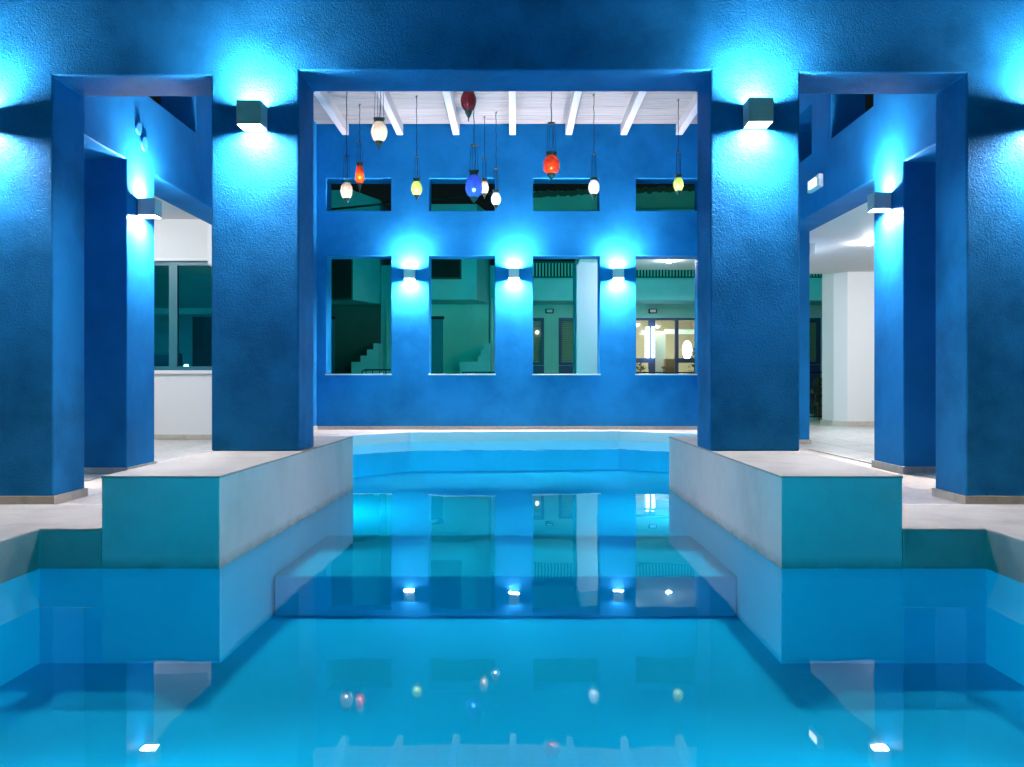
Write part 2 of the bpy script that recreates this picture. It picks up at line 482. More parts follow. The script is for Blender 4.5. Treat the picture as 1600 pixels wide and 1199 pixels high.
# unseen underwater lamps added to light the water of both basins
def pool_fill_lamp(x, y, s, lab, tilt=0.0, z=-0.30, lens='pool_fill_lens_rear'):
    """added round fill lamp on a wall facing +x (s=1) or -x (s=-1), swivelled by tilt towards the near end"""
    t = thing('pool_fill_lamp', (x, y, z), lab, 'pool fill light', 'added underwater fill lamps')
    def disc(r, x0, x1, m, n, turn=True):
        g = bmesh.new()
        lathe(g, [(r, x0), (r, x1)], 20)
        bmesh.ops.rotate(g, verts=g.verts, matrix=Matrix.Rotation(PI / 2 * s, 3, 'Y'))
        if turn: bmesh.ops.rotate(g, verts=g.verts, matrix=Matrix.Rotation(-tilt * s, 3, 'Z'))
        bmesh.ops.translate(g, verts=g.verts, vec=(x + s * (0.085 * abs(math.sin(tilt)) if turn else 0), y, z))
        obj(n, g, m, t)
    disc(0.12, 0.0, 0.02, 'metal', 'ring', False)
    disc(0.10, 0.006, 0.022, 'metal', 'lens_ring'); disc(0.085, 0.023, 0.03, lens, 'lens')
pool_fill_lamp(-2.80, 3.1, 1, 'added unseen underwater lamp, swivelled, in the left wall of the front pool', 0.86, -0.2, 'pool_fill_lens')
pool_fill_lamp(2.77, 3.1, -1, 'added unseen underwater lamp, swivelled, in the right wall of the front pool', 0.86, -0.2, 'pool_fill_lens')
pool_fill_lamp(-3.29, 10.8, 1, 'added unseen underwater lamp in the left wall of the rear pool', -0.95)
pool_fill_lamp(3.29, 10.8, -1, 'added unseen underwater lamp in the right wall of the rear pool', -0.95)

# ------------------------------------------------------------------ arcade wall in front
OT, OS = 3.60, 3.558
XO0, XO1 = -3.71, 3.62
t = thing('arcade_wall', (0, YW0, FL), 'rough blue arcade wall with three square openings standing in front of the pool court', 'wall')
holes = [(LX1, RX0 - 0.005, FL, OT), (XO0, LX0, FL, OS), (RX1, XO1, FL, OS + 0.02), (LX0 - 0.001, LX1 + 0.001, FL, BLK), (RX0 - 0.006, RX1 + 0.001, FL, BLK)]
obj('wall', wall_mesh('y', YW0, YW1, [-9.3, 9.3], [FL, 6.95], holes), 'blue_rough', t, bevel=0.016, seg=3)
def plinth(parent, x0, x1, y0, y1, z0=FL, h=0.085, d=0.018):
    g = bmesh.new()
    for a in ((x0 - d, x1 + d, y0 - d, y0 - 0.001), (x0 - d, x1 + d, y1 + 0.001, y1 + d), (x0 - d, x0 - 0.001, y0 - 0.001, y1 + 0.001), (x1 + 0.001, x1 + d, y0 - 0.001, y1 + 0.001)):
        bx(g, *a, z0 + 0.002, z0 + h)
    return obj('plinth', g, 'plinth', parent)
plinth(t, -9.3, XO0, YW0, YW1)
plinth(t, XO1, 9.3, YW0, YW1)

# ------------------------------------------------------------------ side walls of the court
SOF = 3.48
YP = YK - 0.003
for s, xi, lab in ((-1, SWL, 'left blue side wall of the court with square piers and an upper opening'),
                   (1, SWR, 'right blue side wall of the court with square piers and two upper openings')):
    x0, x1 = (xi - WT, xi) if s < 0 else (xi, xi + WT)
    pf = 9.50 if s < 0 else 9.62
    pb = 10.24 if s < 0 else 10.42
    t = thing('side_wall', ((x0 + x1) / 2, 13, FL), lab, 'wall', 'side walls of the court')
    holes = [(YW1 + 0.003, pf, FL, SOF), (pb, 14.1, FL, SOF)]
    if s > 0: holes += [(10.44, 11.84, 4.34, 5.6), (12.62, 14.0, 4.34, 5.05)]
    else: holes += [(9.9, 11.58, 4.34, 5.6), (12.5, 14.0, 4.34, 5.05)]
    obj('wall', wall_mesh('x', x0, x1, [YW1 + 0.003, YP], [FL, 6.95], holes), 'blue_smooth', t, bevel=0.014, seg=2)
    plinth(t, x0, x1, pf, pb)
    plinth(t, x0, x1, 14.1, 18.55)

# ------------------------------------------------------------------ rear wall with eight windows
t = thing('rear_wall', (0, YK, FL), 'blue rear wall of the court with two rows of four square windows', 'wall')
WIN = [(X(510, YK), X(611, YK)), (X(670.5, YK), X(773, YK)), (X(833, YK), X(937, YK)), (X(994, YK), X(1093, YK))]
holes = []
ZB, ZT = Z(585.5, YK), Z(400, YK)
UB, UT = Z(329.5, YK), Z(279, YK)
for a, b in WIN:
    holes += [(a, b, ZB, ZT), (a, b, UB, UT)]
obj('wall', wall_mesh('y', YK, YK + 0.52, [SWL - WT, SWR + WT], [FL, 6.95], holes), 'blue_smooth', t, bevel=0.012, seg=2)
for a, b in WIN:
    obj('sill', box(a - 0.02, b + 0.02, YK - 0.03, YK + 0.50, ZB - 0.012, ZB + 0.014), 'white_paint', t, bevel=0.003)
g = box(SWL + 0.02, SWR - 0.02, YK - 0.018, YK - 0.001, FL + 0.002, FL + 0.075)
obj('plinth', g, 'plinth', t)

# ------------------------------------------------------------------ white wooden ceiling
CZ = Z(195, YK)
ceil = struct(obj('ceiling', box(SWL + 0.002, SWR - 0.002, YW1 + 0.004, YK - 0.004, CZ + 0.03, CZ + 0.12), 'white_wood'))
y = YW1 + 0.01; first = None
while y + 0.14 < YK:
    if first is None:
        first = obj('plank', box(SWL + 0.004, SWR - 0.004, y, y + 0.143, CZ, CZ + 0.028), 'white_wood', ceil, bevel=0.004, seg=1)
    else:
        o = first.copy(); COL.objects.link(o); o.location = first.location + Vector((0, y - YW1 - 0.01, random.uniform(-0.002, 0.002)))
    y += 0.149
rf = None
for px in (540, 625, 713, 801, 888.5, 974.5, 1061):
    x = X(px, YK)
    if rf is None:
        rf = obj('rafter', box(x - 0.068, x + 0.068, YW1 + 0.006, YK - 0.006, Z(211.5, YK), CZ - 0.004), 'rafter_white', ceil, bevel=0.006, seg=1)
        rx = x
    else:
        o = rf.copy(); COL.objects.link(o); o.location = rf.location + Vector((x - rx, 0, 0))

# ------------------------------------------------------------------ sconces
def make_sconce(s=0.19, glow='sconce_glow'):
    """box lamp on a wall; local: wall plane at y=0, lamp towards -y, centre z=0; open above and below"""
    t = thing('wall_sconce', (0, 0, 0), '', 'wall light', 'box shaped up-and-down wall lights')
    h = s / 2; w = 0.008; gap = 0.012
    g = bmesh.new()
    bx(g, -h, h, -s - gap, -s - gap + w, -h, h)
    bx(g, -h, h, -gap - w, -gap, -h, h)
    bx(g, -h, -h + w, -s - gap + w, -gap - w, -h, h)
    bx(g, h - w, h, -s - gap + w, -gap - w, -h, h)
    obj('housing', g, 'metal', t, bevel=0.0015, seg=1)
    obj('back_plate', box(-h * 0.6, h * 0.6, -gap + 0.001, -0.001, -h * 0.6, h * 0.6), 'metal', t)
    r = 0.022
    for zz in (h - r - 0.006, -h + r):
        obj('lens', box(-h + w + 0.001, h - w - 0.001, -s - gap + w + 0.001, -gap - w - 0.001, zz, zz + 0.006), glow, t)
    return t
s0 = make_sconce(); s1 = make_sconce(glow='sconce_glow_side'); s2 = make_sconce(glow='sconce_glow_court')
spots = [(-2.08, YW0, 3.205, 0, 1, 'box wall light on the left middle pillar of the blue arcade'),
         (1.92, YW0, 3.225, 0, 1, 'box wall light on the right middle pillar of the blue arcade'),
         (-4.26, YW0, 3.20, 0, 1, 'box wall light at the far left edge of the arcade, only its glow in view'),
         (4.22, YW0, 3.225, 0, 1, 'box wall light at the far right edge of the arcade, only its glow in view'),
         (SWL, 9.84, 3.02, PI / 2, 1, 'box wall light on the left inner pier beside the court'),
         (SWR, 10.0, 3.12, -PI / 2, 1, 'box wall light on the right inner pier beside the court'),
         (X(641, YK), YK, Z(430, YK), 0, 1.12, 'small box wall light between the first and second rear windows'),
         (X(803, YK), YK, Z(429, YK), 0, 1.12, 'small box wall light between the two central rear windows'),
         (X(965, YK), YK, Z(429, YK), 0, 1.12, 'small box wall light between the third and fourth rear windows')]
for i, (x, y, z, rz, sc, lab) in enumerate(spots):
    o = {0: s0, 4: s1, 6: s2}.get(i) or copy_tree(s0 if i < 4 else s1 if i < 6 else s2)
    o.location = (x, y, z); o.rotation_euler = (0, 0, rz); o.scale = (sc, sc, sc); o['label'] = lab

# ------------------------------------------------------------------ hanging lanterns
def lantern(px, Y, yring, ycap, yg0, yg1, yfin, wpx, glassm, bulbm, shape, lab, ytop=None, nch=4, power=1.0):
    x = X(px, Y); zc = Z(ycap, Y); z1, z0, zf = Z(yg0, Y), Z(yg1, Y), Z(yfin, Y)
    R = wpx / 2 * Y / F
    t = thing('hanging_lantern', (x, Y, zf), lab, 'hanging lamp', 'glass lanterns hanging in the court')
    hg = z1 - z0
    if shape == 'egg': prof = [(0.45, 0), (0.72, .12), (0.90, .28), (1.0, .48), (0.97, .64), (0.84, .80), (0.66, .92), (0.58, 1.0)]
    elif shape == 'taper': prof = [(0.35, 0), (0.72, .08), (1.0, .2), (0.96, .45), (0.86, .7), (0.74, .9), (0.68, 1.0)]
    elif shape == 'octo': prof = [(0.5, 0), (0.98, .22), (1.0, .26), (1.0, .74), (0.96, .78), (0.6, 1.0)]
    else: prof = [(0.4, 0), (0.85, .16), (1.0, .36), (0.97, .5), (0.86, .68), (0.82, .8), (0.66, .92), (0.5, 1.0)]
    seg = 8 if shape == 'octo' else 48
    g = bmesh.new(); lathe(g, [(r * R, z0 + k * hg) for r, k in prof], seg, (x, Y, 0), caps=False, flute=0.045 if shape == 'egg' else 0)
    obj('glass_globe', g, glassm, t, smooth=(shape != 'octo'))
    g = bmesh.new()
    r1 = prof[-1][0] * R
    lathe(g, [(r1 * 0.9, z1 - 0.01), (r1 * 1.15, z1 + 0.008), (r1 * 0.95, z1 + 0.02), (r1 * 1.25, zc + 0.012), (r1 * 1.3, zc + 0.022), (0.01, zc + 0.024)], 20, (x, Y, 0))
    obj('cap', g, 'brass', t, smooth=True)
    g = bmesh.new(); rb = prof[0][0] * R * 1.12; hf = z0 - zf
    lathe(g, [(0.004, zf), (0.012, zf + hf * .14), (0.006, zf + hf * .25), (rb * 0.35, zf + hf * .4), (rb * 0.8, zf + hf * .72), (rb, zf + hf), (rb * 1.02, z0 + 0.012)], 16, (x, Y, 0), caps=False)
    obj('finial', g, 'brass', t, smooth=True)
    zr = Z(yring, Y)
    rr = 0.045 if wpx < 22 else 0.06
    g = bmesh.new(); lathe(g, [(0.008, zr + 0.012), (rr, zr + 0.006), (rr, zr - 0.004), (0.008, zr - 0.008)], 12, (x, Y, 0))
    obj('ring', g, 'brass', t)
    for k in range(nch):
        a = 2 * PI * (k + 0.3) / nch
        g = bmesh.new()
        tube(g, [(x + rr * .9 * math.cos(a), Y + rr * .9 * math.sin(a), zr), (x + r1 * 1.05 * math.cos(a), Y + r1 * 1.05 * math.sin(a), zc + 0.02)], 0.0042, 4)
        obj('chain', g, 'black_iron', t)
    g = bmesh.new(); pts = []
    for k in range(13):
        zz = CZ - (CZ - zr) * k / 12
        pts.append((x + 0.006 * math.sin(k * 2.3 + px), Y + 0.004 * math.cos(k * 1.7), zz))
    tube(g, pts, 0.0065, 5)
    obj('cord', g, 'black_iron', t)
    g = bmesh.new(); tube(g, [(x, Y, zr), (x + rr * .4, Y, zr - (zr - zc) * .5), (x, Y, zc)], 0.004, 5)
    obj('cord', g, 'black_iron', t)
    g = bmesh.new(); tube(g, [(x - 0.03, Y, CZ - 0.02), (x, Y, CZ - 0.045), (x + 0.02, Y, CZ - 0.005)], 0.005, 5)
    obj('hook', g, 'black_iron', t)
    if bulbm:
        g = bmesh.new(); bmesh.ops.create_icosphere(g, subdivisions=2, radius=0.022 * power)
        bmesh.ops.translate(g, verts=g.verts, vec=(x, Y, z0 + hg * 0.34))
        obj('bulb', g, bulbm, t, smooth=True)
    return t
lantern(541.5, 15.4, 244.5, 284, 286, 311, 319, 18.5, 'glass_pink', 'bulb_warm', 'egg', 'small milky pink egg lantern hanging furthest left beside a small red one')
lantern(562, 17.2, 223, 256, 260, 287, 304, 14.5, 'glass_orange', 'bulb_warm', 'taper', 'small tapered orange-red lantern hanging right of the leftmost pink one')
lantern(592.5, 12.5, 120, 188, 191, 222, 235, 25, 'glass_white', 'bulb_warm', 'egg', 'large white egg lantern hanging high at the left')
lantern(651, 16.7, 244, 281, 284, 306, 314, 17, 'glass_green', 'bulb_white', 'egg', 'small green egg lantern hanging between the two left upper windows')
lantern(732, 12.3, 95, 138, 142, 174, 190, 24, 'glass_dark_red', None, 'egg', 'dark red unlit lantern hanging highest in the middle')
lantern(740.5, 14.7, 227, 269, 274, 309, 320, 27, 'glass_blue', 'bulb_cool', 'pear', 'large dimpled cobalt blue lantern hanging in the middle cluster', power=1.25)
lantern(757, 18.0, 247, 281, 284, 303, 311, 13, 'glass_pink', 'bulb_warm', 'egg', 'small pinkish lantern hanging just right of the blue one')
lantern(775, 17.7, 264, 299, 302, 321, 329, 15, 'glass_ice', 'bulb_cool', 'egg', 'small icy white lantern hanging lowest in the middle cluster')
lantern(861.5, 13.2, 193, 241, 244, 273, 284, 25, 'glass_red', 'bulb_warm', 'octo', 'large red eight-sided lantern hanging right of the middle', power=0.9)
lantern(928, 16.6, 241, 280, 282, 304, 313, 17, 'glass_white', 'bulb_white', 'egg', 'small white egg lantern in front of the third upper window')
lantern(1060, 16.9, 238, 275, 278, 299, 306, 16, 'glass_green', 'bulb_white', 'egg', 'small lime green lantern hanging furthest right')

# ------------------------------------------------------------------ fittings on the court walls
t = thing('emergency_light', (SWR - 0.02, 12.35, Z(300, 12.3)), 'white rectangular emergency light on the right blue side wall', 'emergency light')
g = box(SWR - 0.075, SWR - 0.001, 12.1, 12.58, 3.76, 3.94); obj('case', g, 'plastic', t, bevel=0.02)
g = box(SWR - 0.088, SWR - 0.0755, 12.2, 12.48, 3.80, 3.90); obj('diffuser', g, 'exit_glow', t, bevel=0.004)
for yy, zz, r, lab in ((9.78, 3.89, 0.07, 'upper round cover plate on the left blue side wall'), (9.93, 3.76, 0.085, 'lower round cover plate on the left blue side wall')):
    g = bmesh.new(); lathe(g, [(r, 0), (r, 0.012), (r * .85, 0.02), (0.01, 0.02)], 20)
    bmesh.ops.rotate(g, verts=g.verts, matrix=Matrix.Rotation(PI / 2, 3, 'Y'))
    bmesh.ops.translate(g, verts=g.verts, vec=(SWL + 0.001, yy, zz))
    tag(obj('cover_plate', g, 'cover_blue'), lab, 'cover plate', 'round plates on the wall')
g = box(SWR + WT + 0.001, SWR + WT + 0.09, 14.1, 14.25, Z(397, 14.1), Z(380, 14.1))
tag(obj('junction_box', g, 'plastic', bevel=0.008), 'small grey box fixed to the edge of the far right pier', 'junction box')

# ------------------------------------------------------------------ left annex: white wall, window, ceiling
YL, CL = 15.2, 3.88
t = thing('annex_wall', (-6.9, YL, FL), 'white wall behind the left opening with a teal framed window', 'wall')
wx0, wx1, wz0, wz1 = -7.4, -4.95, Z(579, YL), Z(408, YL)
obj('wall', wall_mesh('y', YL, YL + 0.3, [-9.3, SWL - WT - 0.004], [FL, 4.3], [(wx0, wx1, wz0, wz1)]), 'white_wall', t, bevel=0.006)
obj('plinth', box(-9.3, SWL - WT - 0.01, YL - 0.016, YL - 0.001, FL + 0.017, FL + 0.10), 'plinth', t)
obj('sill', box(wx0 - 0.05, wx1 + 0.05, YL - 0.05, YL + 0.1, wz0 - 0.06, wz0 - 0.002), 'white_paint', t, bevel=0.008)
obj('lintel', box(wx0 - 0.05, wx1 + 0.05, YL - 0.02, YL - 0.001, wz1 + 0.002, wz1 + 0.04), 'white_paint', t, bevel=0.004)
g = bmesh.new(); fw = 0.07; mx0, mx1 = X(262, YL), X(275, YL)
bx(g, wx0, wx1, YL + 0.06, YL + 0.12, wz1 - fw, wz1); bx(g, wx0, wx1, YL + 0.06, YL + 0.12, wz0, wz0 + fw)
bx(g, wx0, wx0 + fw, YL + 0.061, YL + 0.119, wz0 + fw, wz1 - fw); bx(g, wx1 - fw, wx1, YL + 0.061, YL + 0.119, wz0 + fw, wz1 - fw)
bx(g, mx0, mx1, YL + 0.055, YL + 0.125, wz0 + fw, wz1 - fw)
wf = obj('window', g, 'frame_teal', t)
obj('pane', box(wx0 + fw, mx0, YL + 0.085, YL + 0.092, wz0 + fw, wz1 - fw), 'window_glass', wf)
obj('pane', box(mx1, wx1 - fw, YL + 0.085, YL + 0.092, wz0 + fw, wz1 - fw), 'window_glass', wf)
# room behind that window
g = bmesh.new()
bx(g, -9.2, -4.7, 18.2, 18.3, FL, 3.9); bx(g, -9.3, -9.2, YL + 0.3, 18.2, FL, 3.9); bx(g, -4.7, -4.63, YL + 0.3, 18.3, FL, 3.9)
tag(obj('room_wall', g, 'teal_lit_wall'), 'dim green-lit back wall of the room seen through the left window', 'wall')
struct(obj('room_ceiling', box(-9.2, -4.7, YL + 0.302, 18.2, 3.7, 3.8), 'green_lit_wall'))
tag(obj('reflection_strip', box(-7.2, -5.0, 17.7, 17.85, Z(492, 17.7), Z(482, 17.7)), 'white_wall', bevel=0.02), 'pale strip standing in for the white ceiling reflected in the left window', 'reflection_strip')  # ceiling reflection in the window put in as a pale strip
t = thing('room_fill_light', (-6.6, 16.9, 3.3), 'added dim greenish fill light in the room behind the left window, unseen above the window head', 'ceiling light')  # unseen lamp added to light the room green
g = bmesh.new(); lathe(g, [(0.05, 3.35), (0.12, 3.42), (0.12, 3.52), (0.05, 3.6)], 14, (-6.6, 16.9, 0)); obj('shade', g, 'room_fill_green', t)
g = bmesh.new(); tube(g, [(-6.6, 16.9, 3.6), (-6.6, 16.9, 3.7)], 0.01); obj('cord', g, 'black_iron', t)
t = thing('curtain', (-5.2, 17.4, 0.3), 'dark gathered curtain inside the left window', 'curtain')
g = bmesh.new(); pts = [(-6.24 + 0.03 * k, 17.2 + (0.05 if k % 2 else 0)) for k in range(16)]
prism(g, pts + [(a, b + 0.03) for a, b in pts[::-1]], 0.4, 2.36)
obj('cloth', g, 'dark_wall', t)
t = thing('table_lamp', (X(291, 16.3), 16.3, 1.2), 'small lit lamp low behind the left window', 'lamp')
xx = X(291, 16.3)
g = bmesh.new(); lathe(g, [(0.06, 1.22), (0.02, 1.24), (0.02, 1.33)], 12, (xx, 16.3, 0)); obj('base', g, 'brass', t)
g = bmesh.new(); lathe(g, [(0.035, 1.34), (0.05, 1.37), (0.03, 1.42)], 12, (xx, 16.3, 0)); obj('bulb', g, 'table_bulb', t)
tag(obj('sideboard', box(-6.4, -5.0, 16.0, 16.6, FL, 1.22), 'dark_wall', bevel=0.01), 'dark sideboard under the left window inside the room', 'sideboard')
t = tag(obj('armchair', (lambda g: (bx(g, -6.5, -5.95, 15.8, 15.95, 0.6, 1.62), bx(g, -6.5, -5.95, 15.7, 15.8, 0.6, 1.3), g)[2])(bmesh.new()), 'frame_teal', bevel=0.04), 'upholstered chair back just inside the left window', 'chair')
g = box(X(324, YL - 0.4), X(324, YL - 0.4) + 0.35, YL - 0.42, YL - 0.003, Z(417, YL - 0.3), CL - 0.003)
tag(obj('wall_casing', g, 'white_paint', bevel=0.05, seg=3), 'white boxed casing hanging from the ceiling beside the left window', 'casing')
struct(obj('annex_ceiling', box(-9.3, SWL - WT - 0.003, YW1 + 0.003, YL - 0.003, CL, CL + 0.2), 'white_wall'))

# right gallery ceiling, column
CR = 3.53
struct(obj('gallery_ceiling', box(SWR + WT + 0.003, 9.3, YW1 + 0.003, 20.0, CR, CR + 0.25), 'white_wall'))
t = thing('white_column', (7.7, 20.1, FL), 'broad white column with a chamfered corner beyond the right opening', 'column')
g = bmesh.new(); cxs = [(7.14, 19.95), (7.33, 19.62), (8.4, 19.62), (8.4, 20.7), (7.14, 20.7)]
prism(g, cxs, FL, CR + 0.5); obj('shaft', g, 'white_wall', t, bevel=0.004)
g = bmesh.new(); cx2 = [(7.11, 19.94), (7.315, 19.59), (8.43, 19.59), (8.43, 20.73), (7.11, 20.73)]
prism(g, cx2, FL + 0.002, FL + 0.13); obj('plinth', g, 'plinth', t)

def downlight(x, y, z, lab, m='downlight', r=0.05):
    t = thing('ceiling_spot', (x, y, z - 0.02), lab, 'ceiling light', 'recessed ceiling spotlights')
    g = bmesh.new(); lathe(g, [(r, -0.014), (r * 1.5, -0.010), (r * 1.6, -0.001), (r, -0.001)], 20, (x, y, z), caps=False)
    obj('trim', g, 'white_paint', t)
    g = bmesh.new(); bmesh.ops.create_icosphere(g, subdivisions=2, radius=r * 0.95)
    for v in g.verts: v.co = Vector((v.co.x, v.co.y, v.co.z * 0.6)) + Vector((x, y, z - 0.018))
    obj('bulb', g, m, t)
downlight(X(1358, 15.5), 15.5, CR, 'bright round spotlight in the gallery ceiling beside the right inner pier')
downlight(6.2, 11.0, CR, 'added round spotlight in the gallery ceiling hidden by the right arcade pillar')  # this and the next two: unseen spots added to brighten the gallery
downlight(8.0, 17.0, CR, 'added round spotlight in the gallery ceiling hidden behind the right inner pier')
downlight(5.15, 16.6, CR, 'added unseen spotlight in the gallery ceiling in front of the broad white column')
downlight(-6.9, 10.0, CL, 'added unseen spotlight in the left annex ceiling nearest the arcade')  # this and the next two: unseen spots added to brighten the annex
downlight(-6.7, 13.0, CL, 'added unseen spotlight in the left annex ceiling close to the white wall')
downlight(-6.3, 11.6, CL, 'added unseen spotlight in the ceiling before the left white wall')

# rear portico behind the rear wall
PZ = 4.0
struct(obj('portico_ceiling', box(X(905, 21.4), 9.3, YK + 0.53, 23.0, PZ, PZ + 0.22), 'white_wall'))
t = thing('portico_column', (1.75, 22.2, FL), 'slim pale column seen through the third rear window', 'column')
Yc = 21.6
g = bmesh.new(); a, b = X(901, Yc), X(940, Yc)
prism_xz(g, [(a, FL), (b, FL), (b, PZ - 0.002), (X(911, Yc), PZ - 0.002), (X(909, Yc), Z(407, Yc)), (a, Z(415, Yc))], Yc, Yc + 0.5)
obj('shaft', g, 'column_paint', t, bevel=0.006)
obj('pilaster', box(X(897, Yc), a - 0.002, Yc + 0.2, Yc + 0.45, FL, PZ - 0.002), 'frame_teal', t)
downlight(X(1045, 21.3), 21.3, PZ, 'bright spotlight in the portico ceiling seen through the fourth rear window', 'downlight_cool', 0.06)
downlight(X(985, 20.4), 20.4, PZ, 'added spotlight in the portico ceiling hidden behind the rear wall', 'downlight_cool', 0.05)  # unseen spot added to light the portico column

# bulkhead lamps added out of view behind the rear wall to light the houses opposite
for k, (x, z) in enumerate(((-2.25, 2.3), (-0.03, 2.3))):
    t = thing('fill_bulkhead', (x, YK + 0.54, z), ('added greenish fill lamp on the back of the rear wall, %s from the left' % ('first', 'second')[k]), 'outdoor fill light', 'added fill lamps on the back of the wall')
    obj('case', box(x - 0.14, x + 0.14, YK + 0.523, YK + 0.56, z - 0.08, z + 0.08), 'black_iron', t, bevel=0.01)
    obj('lens', box(x - 0.12, x + 0.12, YK + 0.561, YK + 0.62, z - 0.06, z + 0.06), 'fill_bulkhead_green', t, bevel=0.01)

for x, lab in ((3.2, 'left added greenish fill lamp on the outer edge of the portico ceiling'), (7.6, 'right added greenish fill lamp on the outer edge of the portico ceiling')):  # unseen fill lamps added to light the balcony house
    t = thing('fill_bulkhead', (x, 23.0, 4.1), lab, 'outdoor fill light', 'added fill lamps on the portico edge')
    obj('case', box(x - 0.14, x + 0.14, 23.003, 23.04, 4.02, 4.18), 'black_iron', t, bevel=0.01)
    obj('lens', box(x - 0.12, x + 0.12, 23.041, 23.10, 4.04, 4.16), 'fill_bulkhead_soft', t, bevel=0.01)

# ------------------------------------------------------------------ houses opposite
def house_unit(dx, ynear, lab, face_x0, face_x1, open_x1, zopen, group):
    t = thing('stair_house', (dx, 26, 0.06), lab, 'house', group)
    return t
# left twin houses: recessed ground floor under an overhanging upper storey, with an outside stair
YA, YAb = 25.0, 26.4
ZU = Z(468.5, YA)
def twin(lab, xl, pn, pf, zroof, win, p0, dark, stairs):
    """xl: left limit (m); pn/pf: pixel columns of the near and far end of the splayed upper side face"""
    xn, xf = X(pn, YA), X(pf, YAb)
    t = thing('stair_house', ((xl + xn) / 2, YAb, 0.06), lab, 'house', 'stair houses behind the rear wall')
    g = bmesh.new()
    prism(g, [(xl, YA), (xn, YA), (xf, YAb), (xf, 29), (xl, 29)], ZU, zroof)
    obj('upper_storey', g, 'teal_lit_wall', t, bevel=0.01)
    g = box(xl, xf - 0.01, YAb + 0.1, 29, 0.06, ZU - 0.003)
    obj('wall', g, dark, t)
    a, b, c, d = win
    g = bmesh.new(); bx(g, a, b, YA - 0.012, YA - 0.002, c, d)
    wn = obj('window', g, 'dark_void', t)
    g = bmesh.new()
    for q in ((a, b, d, d + 0.05), (a, b, c - 0.05, c), (b, b + 0.04, c - 0.05, d + 0.05)): bx(g, q[0], q[1], YA - 0.02, YA - 0.001, q[2], q[3])
    obj('frame', g, 'dark_wall', wn)
    # door on the ground floor
    obj('door', box(p0[0], p0[1], YAb + 0.06, YAb + 0.098, 0.06, Z(499, YAb)), 'frame_teal', t)
    obj('door_frame', box(p0[0], p0[1] + 0.03, YAb + 0.04, YAb + 0.098, Z(499, YAb) + 0.002, Z(499, YAb) + 0.09), 'dark_void', t)
    # stairs
    st = obj('staircase', box(X(stairs[0], 25.8), X(stairs[-1], 25.8) - 0.003, 25.5, 26.3, 0.06, Z(566, 25.8)), 'teal_lit_wall', t)
    for k in range(len(stairs) - 1):
        xa, xb = X(stairs[k], 25.8), X(stairs[-1], 25.8)
        z0 = Z(566, 25.8) + k * 0.177
        if k: obj('step', box(xa, xb, 25.5, 26.3, z0 - 0.177 + 0.001, z0), 'teal_lit_wall', st)
    return t
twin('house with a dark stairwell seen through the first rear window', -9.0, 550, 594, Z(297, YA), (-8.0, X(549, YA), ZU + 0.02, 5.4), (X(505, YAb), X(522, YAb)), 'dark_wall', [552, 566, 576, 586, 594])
twin('house with green-lit walls and outside stair seen through the second rear window', X(634, YA), 745, 764, 6.1, (X(655, YA), X(719, YA), Z(434, YA), 5.2), (X(665, YAb), X(692, YAb)), 'green_lit_wall', [720, 747, 752, 757, 767])
# linking wall between the houses (seen right of each stair)
t = thing('linking_wall', (X(620, 26.8), 26.8, 0.06), 'tall teal-lit wall joining the two stair houses', 'wall', 'linking walls')
obj('wall', box(X(594, 26.5) + 0.01, X(634, 26.5) - 0.3, 26.6, 28.5, 0.06, Z(415, 26.6)), 'teal_lit_wall', t)
g = bmesh.new(); tube(g, [(X(604, 26.5), 26.55, 0.1), (X(604, 26.5), 26.55, 3.6)], 0.035, 8); obj('downpipe', g, 'green_lit_wall', t)
t = thing('linking_wall', (X(780, 26.8), 26.8, 0.06), 'teal-lit wall with a pale downpipe at the right of the second rear window', 'wall', 'linking walls')
obj('wall', box(X(764, 26.5) + 0.02, X(800, 26.5), 26.6, 28.5, 0.06, Z(415, 26.6)), 'teal_lit_wall', t)
g = bmesh.new(); tube(g, [(X(769, 26.5), 26.5, 0.1), (X(769, 26.5), 26.5, 3.6)], 0.03, 8); obj('downpipe', g, 'white_paint', t)

# right house with balcony, windows and the glazed entrance
YR, YF = 27.0, 25.6
t = thing('balcony_house', (5.5, YR, 0.06), 'green-lit house with balcony and glazed blue-framed entrance behind the right half of the rear wall', 'house')
xL = X(800, YR); xR = 13.0
zt = Z(497, YR)
wins = [(X(818, YR), X(850, YR), Z(571, YR), zt), (X(873, YR), X(915, YR), Z(571, YR), zt)]
door = (X(985, YR), X(1090, YR), 0.10, zt)
rwin = (X(1240, YR), X(1282, YR), Z(570, YR), zt)
obj('wall', wall_mesh('y', YR, YR + 0.3, [xL, xR], [0.06, Z(470, YR) + 0.3], wins + [door, rwin]), 'green_lit_wall', t)
obj('fascia', box(xL, xR, YF, YR + 0.3, Z(470, YF), Z(434, YF)), 'teal_lit_wall', t, bevel=0.02)
obj('upper_wall', box(xL, xR, YR + 1.2, YR + 1.5, Z(434, YF), 5.2), 'dark_void', t)
g = bmesh.new()
prism_xz(g, [(xL, 5.2), (xR, 5.2), (xR, 7.3), (X(1088, 27.5), 7.02), (X(833, 27.5), Z(299, 27.5)), (xL, 6.7)], 27.5, 28.4)
obj('parapet', g, 'green_lit_wall', t)
# roof tiles along the parapet: rounded ends, too small to single out
g = bmesh.new()
n = 125
for k in range(n):
    xx = xL + (xR - xL) * (k + .5) / n
    zz = 6.88 + (xx - X(833, 27.5)) * 0.04 + random.uniform(-0.03, 0.03)
    tube(g, [(xx, 27.42, zz), (xx, 28.3, zz + 0.12)], 0.075 + 0.03 * random.random(), 7)
tag(obj('roof_edge', g, 'roof_tile', t), kind='stuff')
